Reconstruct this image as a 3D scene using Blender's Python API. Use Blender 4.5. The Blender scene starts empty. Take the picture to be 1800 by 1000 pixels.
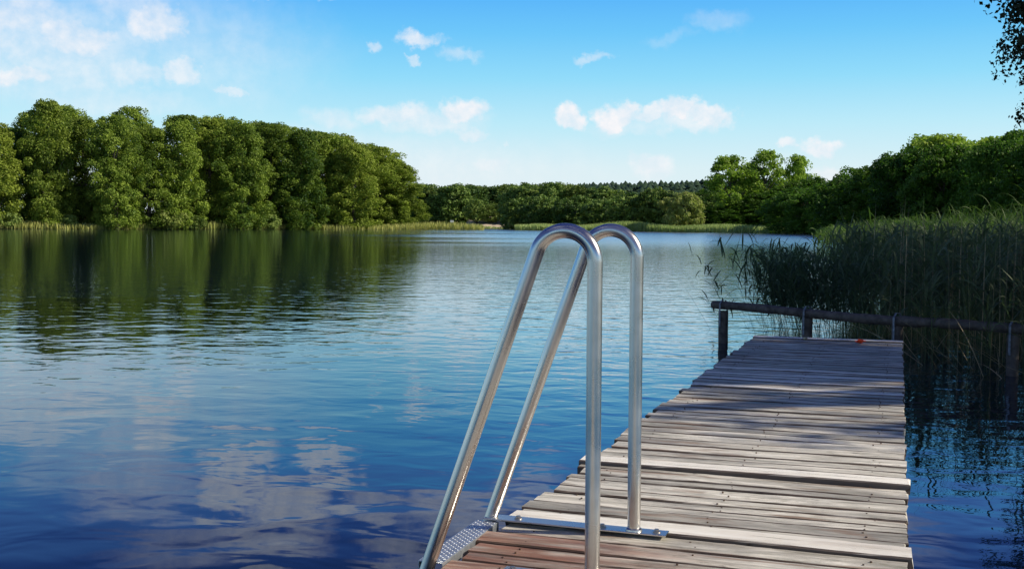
import bpy, math, random
import numpy as np
from mathutils import Matrix, Vector

S = bpy.context.scene
COL = S.collection
rad = math.radians
F = 1950.0                      # focal length in px of an 1800 px wide frame
CAMZ = 1.4
ROLL = 0.30

# ------------------------------------------------------------------ helpers
def tag(o, label=None, cat=None, group=None, kind=None):
    if label: o['label'] = label
    if cat: o['category'] = cat
    if group: o['group'] = group
    if kind: o['kind'] = kind
    return o

def mesh_obj(name, verts, faces, mat=None, parent=None, smooth=False, attr=None, tri=None):
    me = bpy.data.meshes.new(name)
    if isinstance(verts, np.ndarray) and isinstance(faces, np.ndarray):
        nv, nf, k = len(verts), len(faces), faces.shape[1]
        me.vertices.add(nv); me.vertices.foreach_set('co', verts.astype(np.float32).ravel())
        me.loops.add(nf * k); me.loops.foreach_set('vertex_index', faces.astype(np.int32).ravel())
        me.polygons.add(nf)
        me.polygons.foreach_set('loop_start', np.arange(0, nf * k, k, dtype=np.int32))
        me.update(calc_edges=True)
    else:
        me.from_pydata([tuple(v) for v in verts], [], [tuple(f) for f in faces]); me.update()
    if attr:
        for an, vals in attr.items():
            a = me.attributes.new(an, 'FLOAT', 'POINT'); a.data.foreach_set('value', np.asarray(vals, dtype=np.float32))
    if smooth:
        me.polygons.foreach_set('use_smooth', np.ones(len(me.polygons), dtype=bool))
    if mat: me.materials.append(mat)
    o = bpy.data.objects.new(name, me); COL.objects.link(o)
    if parent: o.parent = parent
    return o

def empty(name, loc=(0, 0, 0), rz=0, sc=(1, 1, 1)):
    o = bpy.data.objects.new(name, None); COL.objects.link(o)
    o.location = loc; o.rotation_euler = (0, 0, rz); o.scale = sc
    o.empty_display_size = .2
    return o

def copy_tree(o, parent=None):
    c = o.copy(); COL.objects.link(c)
    if parent: c.parent = parent
    for ch in o.children: copy_tree(ch, c)
    return c

def gx(px, D): return (px - 900) / F * D
def hz(px): return 395 + (px - 900) * math.tan(rad(ROLL))
def zat(px, py, D): return CAMZ + (hz(px) - py) / F * D

class MB:
    """collects shapes"""
    def __init__(s): s.v = []; s.f = []
    def add(s, v, f):
        n = len(s.v); s.v += [tuple(p) for p in v]; s.f += [tuple(i + n for i in q) for q in f]
    def box(s, c, d, M=None, bev=0.0):
        x, y, z = d[0] / 2, d[1] / 2, d[2] / 2
        b = min(bev, x * .9, y * .9, z * .9)
        if b <= 0:
            v = [Vector((i, j, k)) for k in (-z, z) for j in (-y, y) for i in (-x, x)]
            f = [(0, 2, 3, 1), (4, 5, 7, 6), (0, 1, 5, 4), (2, 6, 7, 3), (0, 4, 6, 2), (1, 3, 7, 5)]
        else:
            v = []; f = []
            rings = [(-z, -b), (-z + b, 0), (z - b, 0), (z, -b)]
            for (zz, e) in rings:
                X, Y = x + e, y + e
                v += [Vector(p) for p in ((-X + b, -Y, zz), (X - b, -Y, zz), (X, -Y + b, zz), (X, Y - b, zz), (X - b, Y, zz), (-X + b, Y, zz), (-X, Y - b, zz), (-X, -Y + b, zz))]
            for r in range(3):
                for i in range(8):
                    j = (i + 1) % 8; f.append((r * 8 + i, r * 8 + j, r * 8 + 8 + j, r * 8 + 8 + i))
            f.append(tuple(range(7, -1, -1))); f.append(tuple(range(24, 32)))
        c = Vector(c)
        s.add([(M @ p if M else p) + c for p in v], f)
    def tube(s, pts, r, n=10, cap=True, seed=0, rough=0.0):
        pts = [Vector(p) for p in pts]; rs = r if isinstance(r, (list, tuple)) else [r] * len(pts)
        rng = random.Random(seed)
        t0 = (pts[1] - pts[0]).normalized()
        a = Vector((0, 0, 1)) if abs(t0.z) < .9 else Vector((1, 0, 0))
        nx = t0.cross(a).normalized()
        V = []
        for i, p in enumerate(pts):
            t = (pts[min(i + 1, len(pts) - 1)] - pts[max(i - 1, 0)]).normalized()
            nx = (nx - t * nx.dot(t)).normalized(); ny = t.cross(nx)
            for k in range(n):
                an = 2 * math.pi * k / n; q = rs[i] * (1 + rough * (rng.random() - .5))
                V.append(p + nx * math.cos(an) * q + ny * math.sin(an) * q)
        Fc = []
        for i in range(len(pts) - 1):
            for k in range(n):
                k2 = (k + 1) % n; Fc.append((i * n + k, i * n + k2, i * n + n + k2, i * n + n + k))
        if cap:
            Fc.append(tuple(range(n - 1, -1, -1))); Fc.append(tuple((len(pts) - 1) * n + k for k in range(n)))
        s.add(V, Fc)
    def build(s, name, mat, parent=None, smooth=False):
        o = mesh_obj(name, s.v, s.f, mat, parent, smooth)
        if smooth:
            try: o.data.set_sharp_from_angle(angle=rad(40))
            except Exception: pass
        return o

# ------------------------------------------------------------------ node helpers
class NT:
    def __init__(s, tree): s.t = tree; s.n = tree.nodes; s.l = tree.links
    def new(s, typ, **kw):
        n = s.n.new(typ)
        for k, v in kw.items():
            if k == 'ins':
                for a, b in v.items(): s.set(n, a, b)
            else: setattr(n, k, v)
        return n
    def set(s, n, a, b):
        i = n.inputs[a]
        if hasattr(b, 'is_linked') or isinstance(b, bpy.types.NodeSocket): s.l.new(b, i)
        else: i.default_value = b
    def math(s, op, a, b=0.0, c=0.0, clamp=False):
        n = s.n.new('ShaderNodeMath'); n.operation = op; n.use_clamp = clamp
        s.set(n, 0, a); s.set(n, 1, b)
        if len(n.inputs) > 2: s.set(n, 2, c)
        return n.outputs[0]
    def vmath(s, op, a, b=(0, 0, 0), c=None):
        n = s.n.new('ShaderNodeVectorMath'); n.operation = op
        s.set(n, 0, a); s.set(n, 1, b)
        if c is not None: s.set(n, 2, c)
        return n
    def mix(s, fac, a, b, mode='MIX'):
        n = s.n.new('ShaderNodeMix'); n.data_type = 'RGBA'; n.blend_type = mode
        s.set(n, 0, fac); s.set(n, 6, a); s.set(n, 7, b)
        return n.outputs[2]
    def ramp(s, fac, stops, interp='LINEAR'):
        n = s.n.new('ShaderNodeValToRGB'); n.color_ramp.interpolation = interp
        e = n.color_ramp.elements
        while len(e) < len(stops): e.new(.5)
        for i, (p, c) in enumerate(stops):
            e[i].position = p; e[i].color = (c[0], c[1], c[2], 1) if not isinstance(c, float) else (c, c, c, 1)
        s.set(n, 0, fac); return n.outputs[0]
    def noise(s, vec, scale, detail=3, rough=.5, dist=0.0):
        n = s.n.new('ShaderNodeTexNoise'); n.inputs['Scale'].default_value = scale
        n.inputs['Detail'].default_value = detail; n.inputs['Roughness'].default_value = rough
        n.inputs['Distortion'].default_value = dist
        if vec is not None: s.l.new(vec, n.inputs['Vector'])
        return n
    def maprange(s, v, a, b, c=0.0, d=1.0, mode='LINEAR'):
        n = s.n.new('ShaderNodeMapRange'); n.interpolation_type = mode
        s.set(n, 0, v); s.set(n, 1, a); s.set(n, 2, b); s.set(n, 3, c); s.set(n, 4, d)
        return n.outputs[0]
    def scale(s, vec, sx, sy, sz, off=None):
        r = s.vmath('MULTIPLY', vec, (sx, sy, sz)).outputs[0]
        if off is not None: r = s.vmath('ADD', r, off).outputs[0]
        return r

def new_mat(name):
    m = bpy.data.materials.new(name); m.use_nodes = True
    m.node_tree.nodes.clear(); t = NT(m.node_tree)
    out = t.new('ShaderNodeOutputMaterial')
    return m, t, out

def simple_mat(name, c1, c2, scale=6, rough=.8, metal=0, bump=.0, detail=4, bscale=None):
    m, t, out = new_mat(name)
    co = t.new('ShaderNodeTexCoord').outputs['Object']
    n = t.noise(co, scale, detail)
    b = t.new('ShaderNodeBsdfPrincipled', ins={'Roughness': rough, 'Metallic': metal})
    c = t.ramp(n.outputs[0], [(.3, c1), (.7, c2)])
    t.l.new(c, b.inputs['Base Color'])
    if bump:
        n2 = t.noise(co, bscale or scale * 3, 5)
        bm = t.new('ShaderNodeBump', ins={'Strength': 1.0, 'Distance': bump, 'Height': n2.outputs[0]})
        t.l.new(bm.outputs[0], b.inputs['Normal'])
    t.l.new(b.outputs[0], out.inputs[0])
    return m

def leaf_mat(name, dark, light, trans=.25, nscale=.35, autumn=None):
    m, t, out = new_mat(name)
    geo = t.new('ShaderNodeNewGeometry'); oi = t.new('ShaderNodeObjectInfo')
    at = t.new('ShaderNodeAttribute', attribute_name='tone')
    n = t.noise(geo.outputs['Position'], nscale, 3)
    f = t.math('ADD', t.math('MULTIPLY', n.outputs[0], .6), t.math('MULTIPLY', at.outputs['Fac'], .55))
    f = t.math('ADD', f, t.math('MULTIPLY', t.math('SUBTRACT', oi.outputs['Random'], .5), .5))
    c = t.ramp(f, [(.25, dark), (.85, light)])
    c = t.mix(t.maprange(t.math('FRACT', t.math('MULTIPLY', oi.outputs['Random'], 7.7)), .45, 1.0, 0.0, .4), c, (light[0] * 1.05, light[1] * .8, light[2] * .7, 1))
    if autumn:
        n2 = t.noise(geo.outputs['Position'], .12, 2)
        c = t.mix(t.maprange(n2.outputs[0], .55, .7, 0.0, .5), c, (*autumn, 1))
    b = t.new('ShaderNodeBsdfPrincipled', ins={'Roughness': .6, 'Base Color': c})
    b.inputs['Specular IOR Level'].default_value = .25
    tr = t.new('ShaderNodeBsdfTranslucent', ins={'Color': t.mix(.5, c, (light[0] * 1.2, light[1] * 1.5, light[2] * .8, 1))})
    mx = t.new('ShaderNodeMixShader', ins={0: trans, 1: b.outputs[0], 2: tr.outputs[0]})
    t.l.new(mx.outputs[0], out.inputs[0])
    return m

# ------------------------------------------------------------------ materials
M = {}
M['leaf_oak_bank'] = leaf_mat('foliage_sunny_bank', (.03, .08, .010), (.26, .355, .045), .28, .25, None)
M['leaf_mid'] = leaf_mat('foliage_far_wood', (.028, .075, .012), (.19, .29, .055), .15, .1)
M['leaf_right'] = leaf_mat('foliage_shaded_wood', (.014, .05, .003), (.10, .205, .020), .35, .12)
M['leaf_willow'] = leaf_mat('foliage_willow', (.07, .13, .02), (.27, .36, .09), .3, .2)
M['leaf_top'] = leaf_mat('foliage_sunlit_tops', (.09, .17, .015), (.36, .50, .07), .4, .2)  # lighter than the wood below: sunlit look put into colour; poplars share it
M['leaf_pale'] = leaf_mat('foliage_pale_willow', (.14, .21, .05), (.42, .50, .15), .3, .2)
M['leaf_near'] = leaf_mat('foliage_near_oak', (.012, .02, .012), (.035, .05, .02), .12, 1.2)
M['pine'] = leaf_mat('foliage_pine_ridge', (.012, .035, .02), (.04, .08, .04), .05, .01)
M['bark'] = simple_mat('bark', (.05, .04, .03), (.14, .12, .09), 5, .9, bump=.02)
M['bark_dark'] = simple_mat('bark_dark', (.02, .017, .014), (.06, .05, .04), 8, .9, bump=.01)
M['reed'] = leaf_mat('reed_leaf', (.022, .05, .028), (.10, .15, .075), .3, .8)
M['reed_sun'] = leaf_mat('reed_leaf_green', (.025, .065, .012), (.10, .18, .035), .35, .5)  # greener copy of the reed leaf, sunlight put into its colour
M['reed_dry'] = leaf_mat('reed_dry_stalk', (.16, .13, .07), (.50, .41, .25), .1, 2)
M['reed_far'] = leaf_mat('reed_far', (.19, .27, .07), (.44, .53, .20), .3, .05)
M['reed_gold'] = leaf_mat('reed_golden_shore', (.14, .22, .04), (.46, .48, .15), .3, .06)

def wood_mat(name, ca, cb, dark, mossy=.5, stain=False, cool=False):
    m, t, out = new_mat(name)
    tc = t.new('ShaderNodeTexCoord').outputs['Object']
    pid = t.new('ShaderNodeAttribute', attribute_name='pid').outputs['Fac']
    off = t.new('ShaderNodeCombineXYZ', ins={0: t.math('MULTIPLY', pid, 37.0), 1: t.math('MULTIPLY', pid, 13.0), 2: pid}).outputs[0]
    v = t.vmath('ADD', tc, off).outputs[0]
    g = t.noise(t.scale(v, 3.2, 26, 20), 1.0, 7, .7, .6)             # fine grain
    g2 = t.noise(t.scale(v, 5, 170, 60), 1.0, 4, .7, .3)
    big = t.noise(t.scale(v, 1.6, 7, 4), 1.0, 4, .6)
    c = t.ramp(g.outputs[0], [(.36, ca), (.6, cb)])
    c = t.mix(t.maprange(g2.outputs[0], .54, .68, 0.0, .6 if mossy > .5 else .25), c, (*dark, 1))
    fl = t.noise(t.scale(v, 11, 38, 30), 1.0, 5, .75)
    c = t.mix(t.maprange(fl.outputs[0], .6, .68, 0.0, .7 if mossy > .5 else .3), c, (dark[0] * .6, dark[1] * .55, dark[2] * .5, 1))
    tone = t.maprange(t.math('FRACT', t.math('MULTIPLY', pid, 7.13)), 0.0, 1.0, .66 if mossy > .5 else .97, 1.1)
    c = t.mix(1.0, c, t.new('ShaderNodeCombineColor', ins={0: tone, 1: tone, 2: t.math('MULTIPLY', tone, 1.0)}).outputs[0], 'MULTIPLY')
    # wet / dark weathering, thinned at the near end for a sunlit look
    w = t.noise(t.scale(v, 1.3, 3.0, 1), 1.0, 5, .62)
    big2 = t.noise(t.scale(tc, 1.1, .9, 1), 1.0, 4, .6)
    c = t.mix(t.math('MULTIPLY', t.math('MULTIPLY', t.maprange(big2.outputs[0], .43, .60, 0.0, .75 * mossy, 'SMOOTHSTEP'), t.maprange(g.outputs[0], .3, .6, 1.0, .6)), t.maprange(t.new('ShaderNodeSeparateXYZ', ins={0: tc}).outputs[1], .6, 2.6, .62, .75)), c, (.085, .083, .068, 1))
    c = t.mix(t.maprange(w.outputs[0], .48, .72, 0.0, .75 if mossy > .5 else .25), c, (dark[0] * 1.3, dark[1] * 1.2, dark[2] * 1.1, 1))
    # lichen, pale
    li = t.noise(t.scale(tc, 9, 22, 5), 1.0, 6, .75)
    lim = t.noise(t.scale(tc, 1.2, 1.6, 1), 1.0, 2)
    lf = t.math('MULTIPLY', t.maprange(li.outputs[0], .55, .66, 0.0, .55 * mossy), t.maprange(lim.outputs[0], .4, .6))
    c = t.mix(lf, c, (.13, .125, .055, 1))
    # brown knots / rusty sap patches
    vo = t.noise(t.scale(v, 1.5, 9, 1), 1.0, 3, .5, 1.0)
    c = t.mix(t.maprange(vo.outputs[0], .57, .67, 0.0, .7 if mossy > .5 else .2), c, (.22, .11, .05, 1))
    if stain:
        sep = t.new('ShaderNodeSeparateXYZ', ins={0: tc})
        sx = t.maprange(sep.outputs[0], .95, .25, 0.0, 1.0, 'SMOOTHSTEP')
        sy = t.math('MULTIPLY', t.maprange(sep.outputs[1], -.14, -.19, 0.0, 1.0), t.maprange(sep.outputs[1], -1.0, -.75, 0.0, 1.0))
        st = t.noise(t.scale(tc, 2.5, 20, 1), 1.0, 5, .7)
        f = t.math('MULTIPLY', t.math('MULTIPLY', sx, sy), t.maprange(st.outputs[0], .3, .56, 0.0, .85))
        c = t.mix(f, c, t.ramp(g.outputs[0], [(.3, (.10, .035, .022)), (.65, (.36, .15, .08))]))
    # cracks
    cr = t.noise(t.scale(v, 1.1, 95, 1), 1.0, 2, .5, .5)
    crf = t.maprange(t.math('ABSOLUTE', t.math('SUBTRACT', cr.outputs[0], .5)), .0, .012, .85, 0.0)
    crf = t.math('MULTIPLY', crf, t.maprange(big.outputs[0], .45, .55))
    c = t.mix(crf, c, (.02, .016, .012, 1))
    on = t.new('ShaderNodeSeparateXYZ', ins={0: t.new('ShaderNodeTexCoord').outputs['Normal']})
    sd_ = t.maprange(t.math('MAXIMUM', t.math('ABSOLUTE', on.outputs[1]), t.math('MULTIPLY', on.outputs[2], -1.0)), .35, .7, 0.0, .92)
    c = t.mix(sd_, c, (.075, .042, .024, 1))  # brown edges: aged wood plus painted shade on sides, undersides and gaps
    h = t.math('ADD', t.math('MULTIPLY', g.outputs[0], .5), t.math('MULTIPLY', g2.outputs[0], .3))
    h = t.math('SUBTRACT', h, t.math('MULTIPLY', crf, .8))
    bm = t.new('ShaderNodeBump', ins={'Strength': .8, 'Distance': .006, 'Height': h})
    b = t.new('ShaderNodeBsdfPrincipled', ins={'Base Color': c, 'Normal': bm.outputs[0]})
    t.l.new(t.maprange(w.outputs[0], .35, .7, .72, .45), b.inputs['Roughness'])
    t.l.new(b.outputs[0], out.inputs[0])
    return m
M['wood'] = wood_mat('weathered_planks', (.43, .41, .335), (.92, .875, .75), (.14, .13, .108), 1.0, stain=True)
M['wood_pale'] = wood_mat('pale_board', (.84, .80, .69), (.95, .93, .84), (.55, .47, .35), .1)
M['wood_dark'] = simple_mat('wet_dark_timber', (.02, .016, .012), (.075, .06, .045), 14, .6, bump=.01)
M['log'] = simple_mat('old_log', (.035, .027, .022), (.12, .10, .085), 12, .7, bump=.012)
M['strap'] = simple_mat('galvanised_strap', (.10, .115, .14), (.3, .33, .38), 30, .6, .5)
M['nail'] = simple_mat('rusty_nail', (.06, .04, .03), (.16, .09, .05), 60, .6, .4)
M['bolt'] = simple_mat('bolt_steel', (.35, .3, .25), (.6, .58, .55), 60, .35, 1)
M['sand'] = simple_mat('sand', (.50, .40, .28), (.66, .55, .40), .8, .95)
M['red'] = simple_mat('red_petal', (.9, .04, .01), (1, .14, .03), 60, .5)
M['cream'] = simple_mat('cream_petal', (.5, .48, .3), (.75, .72, .5), 60, .6)
M['white'] = simple_mat('white_paint', (.7, .7, .7), (.85, .85, .83), 5, .6)

def steel_mat():
    m, t, out = new_mat('brushed_steel')
    tc = t.new('ShaderNodeTexCoord').outputs['Object']
    n = t.noise(t.scale(tc, 220, 220, 5), 1.0, 3, .6)
    n2 = t.noise(tc, 9, 4)
    b = t.new('ShaderNodeBsdfPrincipled', ins={'Metallic': 1.0})
    b.inputs['Anisotropic'].default_value = 0.0
    t.l.new(t.ramp(n2.outputs[0], [(.3, (.60, .585, .56)), (.7, (.72, .71, .69))]), b.inputs['Base Color'])
    t.l.new(t.maprange(n2.outputs[0], .3, .7, .22, .34), b.inputs['Roughness'])
    bm = t.new('ShaderNodeBump', ins={'Strength': .25, 'Distance': .0006, 'Height': n.outputs[0]})
    t.l.new(bm.outputs[0], b.inputs['Normal']); t.l.new(b.outputs[0], out.inputs[0])
    return m
M['steel'] = steel_mat()
M['tread'] = simple_mat('galvanised_tread', (.42, .46, .50), (.62, .66, .70), 40, .38, .75)

def ground_mat():
    m, t, out = new_mat('bank_ground')
    p = t.new('ShaderNodeNewGeometry').outputs['Position']
    n = t.noise(p, .15, 5); n2 = t.noise(p, 3.0, 5, .7)
    c = t.ramp(n.outputs[0], [(.35, (.025, .04, .012)), (.65, (.08, .10, .03))])
    c = t.mix(t.maprange(n2.outputs[0], .5, .7, 0.0, .5), c, (.09, .07, .04, 1))
    b = t.new('ShaderNodeBsdfPrincipled', ins={'Base Color': c, 'Roughness': .95})
    bm = t.new('ShaderNodeBump', ins={'Strength': .8, 'Distance': .08, 'Height': n2.outputs[0]})
    t.l.new(bm.outputs[0], b.inputs['Normal']); t.l.new(b.outputs[0], out.inputs[0])
    return m
M['ground'] = ground_mat()

def water_mat():
    m, t, out = new_mat('lake_water')
    p = t.new('ShaderNodeNewGeometry').outputs['Position']
    rot = t.new('ShaderNodeVectorRotate', rotation_type='Z_AXIS', ins={'Vector': p, 'Angle': rad(14)}).outputs[0]
    sep = t.new('ShaderNodeSeparateXYZ', ins={0: p})
    dist = t.vmath('LENGTH', p).outputs['Value']
    patch = t.noise(t.scale(p, .020, .05, 1), 1.0, 2, .5)
    # calm patch on the left, ruffled towards the right / middle
    az = t.math('DIVIDE', sep.outputs[0], t.math('ADD', t.math('ABSOLUTE', sep.outputs[1]), 1.0))
    ruf = t.maprange(t.math('ADD', az, t.math('MULTIPLY', t.math('SUBTRACT', patch.outputs[0], .5), .35)), -.16, .06, 0.0, 1.0, 'SMOOTHSTEP')
    swell = t.noise(t.scale(rot, .75, 1.05, 1), 1.0, 2, .4, .3)
    rip = t.noise(t.scale(rot, 2.3, 3.2, 1), 1.0, 2, .4, .4)
    rip2 = t.noise(t.scale(rot, 7.0, 9.0, 1), 1.0, 2, .5, .4)
    near = t.maprange(dist, 5.0, 13.0, 0.0, 1.0, 'SMOOTHSTEP')
    a1 = t.math('MULTIPLY', swell.outputs[0], .0085)
    a2 = t.math('MULTIPLY', rip.outputs[0], t.math('MULTIPLY', t.maprange(near, 0.0, 1.0, .0034, .0085), t.maprange(ruf, 0.0, 1.0, .8, 1.5)))
    a3 = t.math('MULTIPLY', rip2.outputs[0], t.math('MULTIPLY', t.maprange(near, 0.0, 1.0, .00012, .0014), t.maprange(ruf, 0.0, 1.0, .6, 2.4)))
    h = t.math('ADD', t.math('ADD', a1, a2), a3)
    bm = t.new('ShaderNodeBump', ins={'Strength': 1.0, 'Distance': 1.0, 'Height': h})
    far = t.maprange(dist, 25.0, 120.0, 0.0, 1.0, 'SMOOTHSTEP')
    ro = t.math('ADD', .012, t.math('MULTIPLY', far, t.maprange(ruf, 0.0, 1.0, .04, .20)))
    body = t.new('ShaderNodeBsdfDiffuse', ins={'Color': (.002, .008, .026, 1)})
    gl = t.new('ShaderNodeBsdfGlossy', ins={'Color': (.87, .94, .99, 1), 'Normal': bm.outputs[0], 'Roughness': ro})
    fr = t.new('ShaderNodeFresnel', ins={'IOR': 1.333, 'Normal': bm.outputs[0]})
    mx = t.new('ShaderNodeMixShader', ins={0: t.math('POWER', fr.outputs[0], t.math('SUBTRACT', t.maprange(dist, 4.0, 18.0, .95, .94), t.math('MULTIPLY', ruf, t.maprange(dist, 4.0, 18.0, .10, .40)))), 1: body.outputs[0], 2: gl.outputs[0]})
    t.l.new(mx.outputs[0], out.inputs[0])
    return m
M['water'] = water_mat()

# ------------------------------------------------------------------ camera
cam = bpy.data.cameras.new('camera'); co = bpy.data.objects.new('camera', cam); COL.objects.link(co)
cam.sensor_width = 36; cam.lens = 36 * F / 1800; cam.clip_start = .05; cam.clip_end = 20000
pitch = math.atan(105 / F)
co.matrix_world = Matrix.Translation((0, 0, CAMZ)) @ Matrix.Rotation(math.pi / 2 - pitch, 4, 'X') @ Matrix.Rotation(rad(ROLL), 4, 'Z')
S.camera = co
S.view_settings.view_transform = 'Standard'; S.view_settings.look = 'None'; S.view_settings.exposure = 0; S.view_settings.gamma = 1

# ------------------------------------------------------------------ sun + sky
SUN_AZ, SUN_EL = 97, 34         # azimuth clockwise from the view direction (+Y)
sd = Vector((math.sin(rad(SUN_AZ)) * math.cos(rad(SUN_EL)), math.cos(rad(SUN_AZ)) * math.cos(rad(SUN_EL)), math.sin(rad(SUN_EL))))
sl = bpy.data.lights.new('sun', 'SUN'); sl.energy = 5.0; sl.angle = rad(.5); sl.color = (1, .90, .74)
so = bpy.data.objects.new('sun', sl); COL.objects.link(so)
so.rotation_euler = sd.to_track_quat('Z', 'Y').to_euler(); so.location = sd * 50

W = bpy.data.worlds.new('World'); S.world = W; W.use_nodes = True
W.node_tree.nodes.clear(); t = NT(W.node_tree)
wo = t.new('ShaderNodeOutputWorld'); bg = t.new('ShaderNodeBackground'); bg.inputs[1].default_value = .1
t.l.new(bg.outputs[0], wo.inputs[0])
sky = t.new('ShaderNodeTexSky', sky_type='NISHITA'); sky.sun_disc = False
sky.sun_elevation = rad(SUN_EL); sky.sun_rotation = rad(SUN_AZ)
d = t.new('ShaderNodeTexCoord').outputs['Generated']
sp = t.new('ShaderNodeSeparateXYZ', ins={0: d})
hyp = t.math('SQRT', t.math('ADD', t.math('MULTIPLY', sp.outputs[0], sp.outputs[0]), t.math('MULTIPLY', sp.outputs[1], sp.outputs[1])))
az = t.math('ARCTAN2', sp.outputs[0], sp.outputs[1]); el = t.math('DIVIDE', sp.outputs[2], t.math('MAXIMUM', hyp, .001))
AE = t.new('ShaderNodeCombineXYZ', ins={0: az, 1: el, 2: 0.0}).outputs[0]
# gradient that grades the sky towards the saturated cyan-blue of the day; radiance values (display linear)
def s2l(r, g, b): return tuple(((c / 255 + .055) / 1.055) ** 2.4 if c > 10 else c / 255 / 12.92 for c in (r, g, b))
grade = t.ramp(t.math('MULTIPLY', el, 1.0, clamp=True), [
    (0.0, s2l(232, 243, 248)), (.05, s2l(222, 244, 251)), (.09, s2l(190, 238, 254)), (.13, s2l(146, 223, 255)),
    (.17, s2l(108, 202, 255)), (.205, s2l(84, 182, 255)), (.245, s2l(88, 150, 240)), (.29, s2l(56, 100, 195)), (.34, s2l(24, 54, 125)), (1.0, s2l(24, 50, 125))])
g10 = t.vmath('SCALE', grade); g10.inputs[3].default_value = 10.0
base = t.mix(.92, sky.outputs[0], g10.outputs[0])
# clouds
nA = t.noise(AE, 22, 8, .62); nB = t.noise(AE, 95, 5, .6)
wa = t.vmath('MULTIPLY', t.vmath('SUBTRACT', nA.outputs['Color'], (.5, .5, .5)).outputs[0], (.060, .040, 0)).outputs[0]
wb = t.vmath('MULTIPLY', t.vmath('SUBTRACT', nB.outputs['Color'], (.5, .5, .5)).outputs[0], (.014, .012, 0)).outputs[0]
P = t.vmath('ADD', t.vmath('ADD', AE, wa).outputs[0], wb).outputs[0]
blobs = [  # px, py, rx, ry, opacity, softness
 (40,30,150,45,.75,1),(140,68,80,34,.85,.7),(272,42,64,42,.85,.7),(40,138,66,22,.85,.8),(20,90,60,30,.6,.8),(235,130,80,30,.62,.8),(325,130,36,28,.72,.6),
 (100,90,230,110,.62,1),(330,90,260,110,.36,1),(600,300,520,70,.36,1),(190,180,190,40,.42,1),(402,157,34,10,.6,.8),
 (742,70,46,14,.78,.7),(653,87,16,9,.6,.8),(732,101,14,7,.6,.8),(805,95,32,13,.42,1),(1040,103,26,9,.5,1),
 (1170,68,60,14,.16,1),(1260,42,50,20,.22,1),
 (590,210,55,22,.5,1),(690,200,66,20,.75,.7),(812,195,40,22,.9,.6),(760,216,95,26,.65,1),(822,238,32,16,.6,.8),(893,249,10,6,.4,1),
 (1003,203,28,24,.95,.45),(1080,205,38,24,.95,.45),(1140,205,36,15,.8,.6),(1188,198,34,22,.95,.45),(1205,218,66,20,.65,.8),(1245,205,40,22,.85,.5),(1130,225,110,16,.35,1),
 (1387,253,20,10,.7,.7),(1440,258,30,16,.78,.6),(860,295,45,24,.55,1),(1145,297,42,24,.62,.8),(1450,303,34,14,.65,.8),(560,250,120,30,.35,1),(1330,290,70,14,.3,1),
 (230,0,95,60,.5,.7),(230,-70,120,60,.5,.7),(90,-40,110,60,.35,1),(420,-25,70,24,.9,.45),(570,-20,55,20,.85,.45),(400,-85,75,30,.85,.45),(500,-110,60,34,.8,.5),(590,-75,50,26,.8,.45),(330,-185,150,40,.4,1),(470,-165,110,34,.65,.6),(660,-120,60,26,.6,.6),(800,-120,110,45,.6,.6),(900,-190,110,40,.65,.6),(700,-200,90,30,.5,.7),(930,-60,70,30,.5,.8),(450,-250,60,14,.6,.6),
 (1500,-160,160,50,.5,1),(1250,-200,150,45,.5,1)]
acc = None
for (px, py, rx, ry, op, soft) in blobs:
    a0 = math.atan((px - 900) / F); e0 = (hz(px) - py) / F * math.cos(a0)
    sx, sy = F / rx, F / ry
    ln = t.vmath('LENGTH', t.vmath('MULTIPLY_ADD', P, (sx, sy, 0), (-a0 * sx, -e0 * sy, 0)).outputs[0]).outputs['Value']
    v = t.maprange(ln, 1.25, 1.12 - .8 * soft - .12, 0.0, op, 'SMOOTHSTEP')
    acc = v if acc is None else t.math('MAXIMUM', acc, v)
inner = t.noise(AE, 60, 6, .6)
cc = t.mix(t.maprange(inner.outputs[0], .35, .65), (8.3, 8.6, 9.3, 1), (9.6, 9.4, 9.6, 1))
thin = t.math('MULTIPLY', acc, t.maprange(inner.outputs[0], .3, .62, .68, 1.0))
# the clouds of the rest of the sky (behind and beside the viewer)
rest = t.noise(t.scale(d, 3, 3, 7), 1.0, 7, .6)
back = t.math('MULTIPLY', t.maprange(rest.outputs[0], .52, .68, 0.0, .8, 'SMOOTHSTEP'), t.maprange(sp.outputs[1], .55, .2, 0.0, 1.0))
final = t.mix(t.math('MAXIMUM', thin, back), base, cc)
t.l.new(final, bg.inputs[0])

# ------------------------------------------------------------------ lake shape, terrain, water
LAKE = np.array([(-30,-9),(-120,10),(-160,110),(-125,200),(gx(0,217),217),(gx(150,224),224),(gx(300,236),236),(gx(450,250),250),(gx(550,262),262),(gx(650,270),270),
 (gx(730,274),274),(gx(845,272),272),(-9,292),(-22,330),(-12,372),(6,372),(7,300),(gx(930,275),275),(gx(1100,252),252),(gx(1250,226),226),(gx(1400,203),203),
 (52,180),(41,120),(29,75),(19,42),(13,24),(10.5,14),(9,6),(6,-3),(2,-9)], dtype=float)
def sdist(x, y):
    """signed distance to the shore line, positive on land"""
    P = np.stack([x, y], -1); dmin = np.full(x.shape, 1e9); ins = np.zeros(x.shape, bool)
    n = len(LAKE)
    for i in range(n):
        a, b = LAKE[i], LAKE[(i + 1) % n]; ab = b - a
        tt = np.clip(((P - a) @ ab) / (ab @ ab), 0, 1)
        dmin = np.minimum(dmin, np.linalg.norm(P - a - tt[..., None] * ab, axis=-1))
        c = ((a[1] > y) != (b[1] > y)); den = (b[1] - a[1]) or 1e-9
        ins ^= c & (x < (b[0] - a[0]) * (y - a[1]) / den + a[0])
    return np.where(ins, -dmin, dmin)
def hill(x, y):
    r = np.clip((y - 520) / 300, 0, 1); r = r * r * (3 - 2 * r)
    side = 8 + 12 / (1 + np.exp(-(x - 20) / 35))
    return r * side
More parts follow.
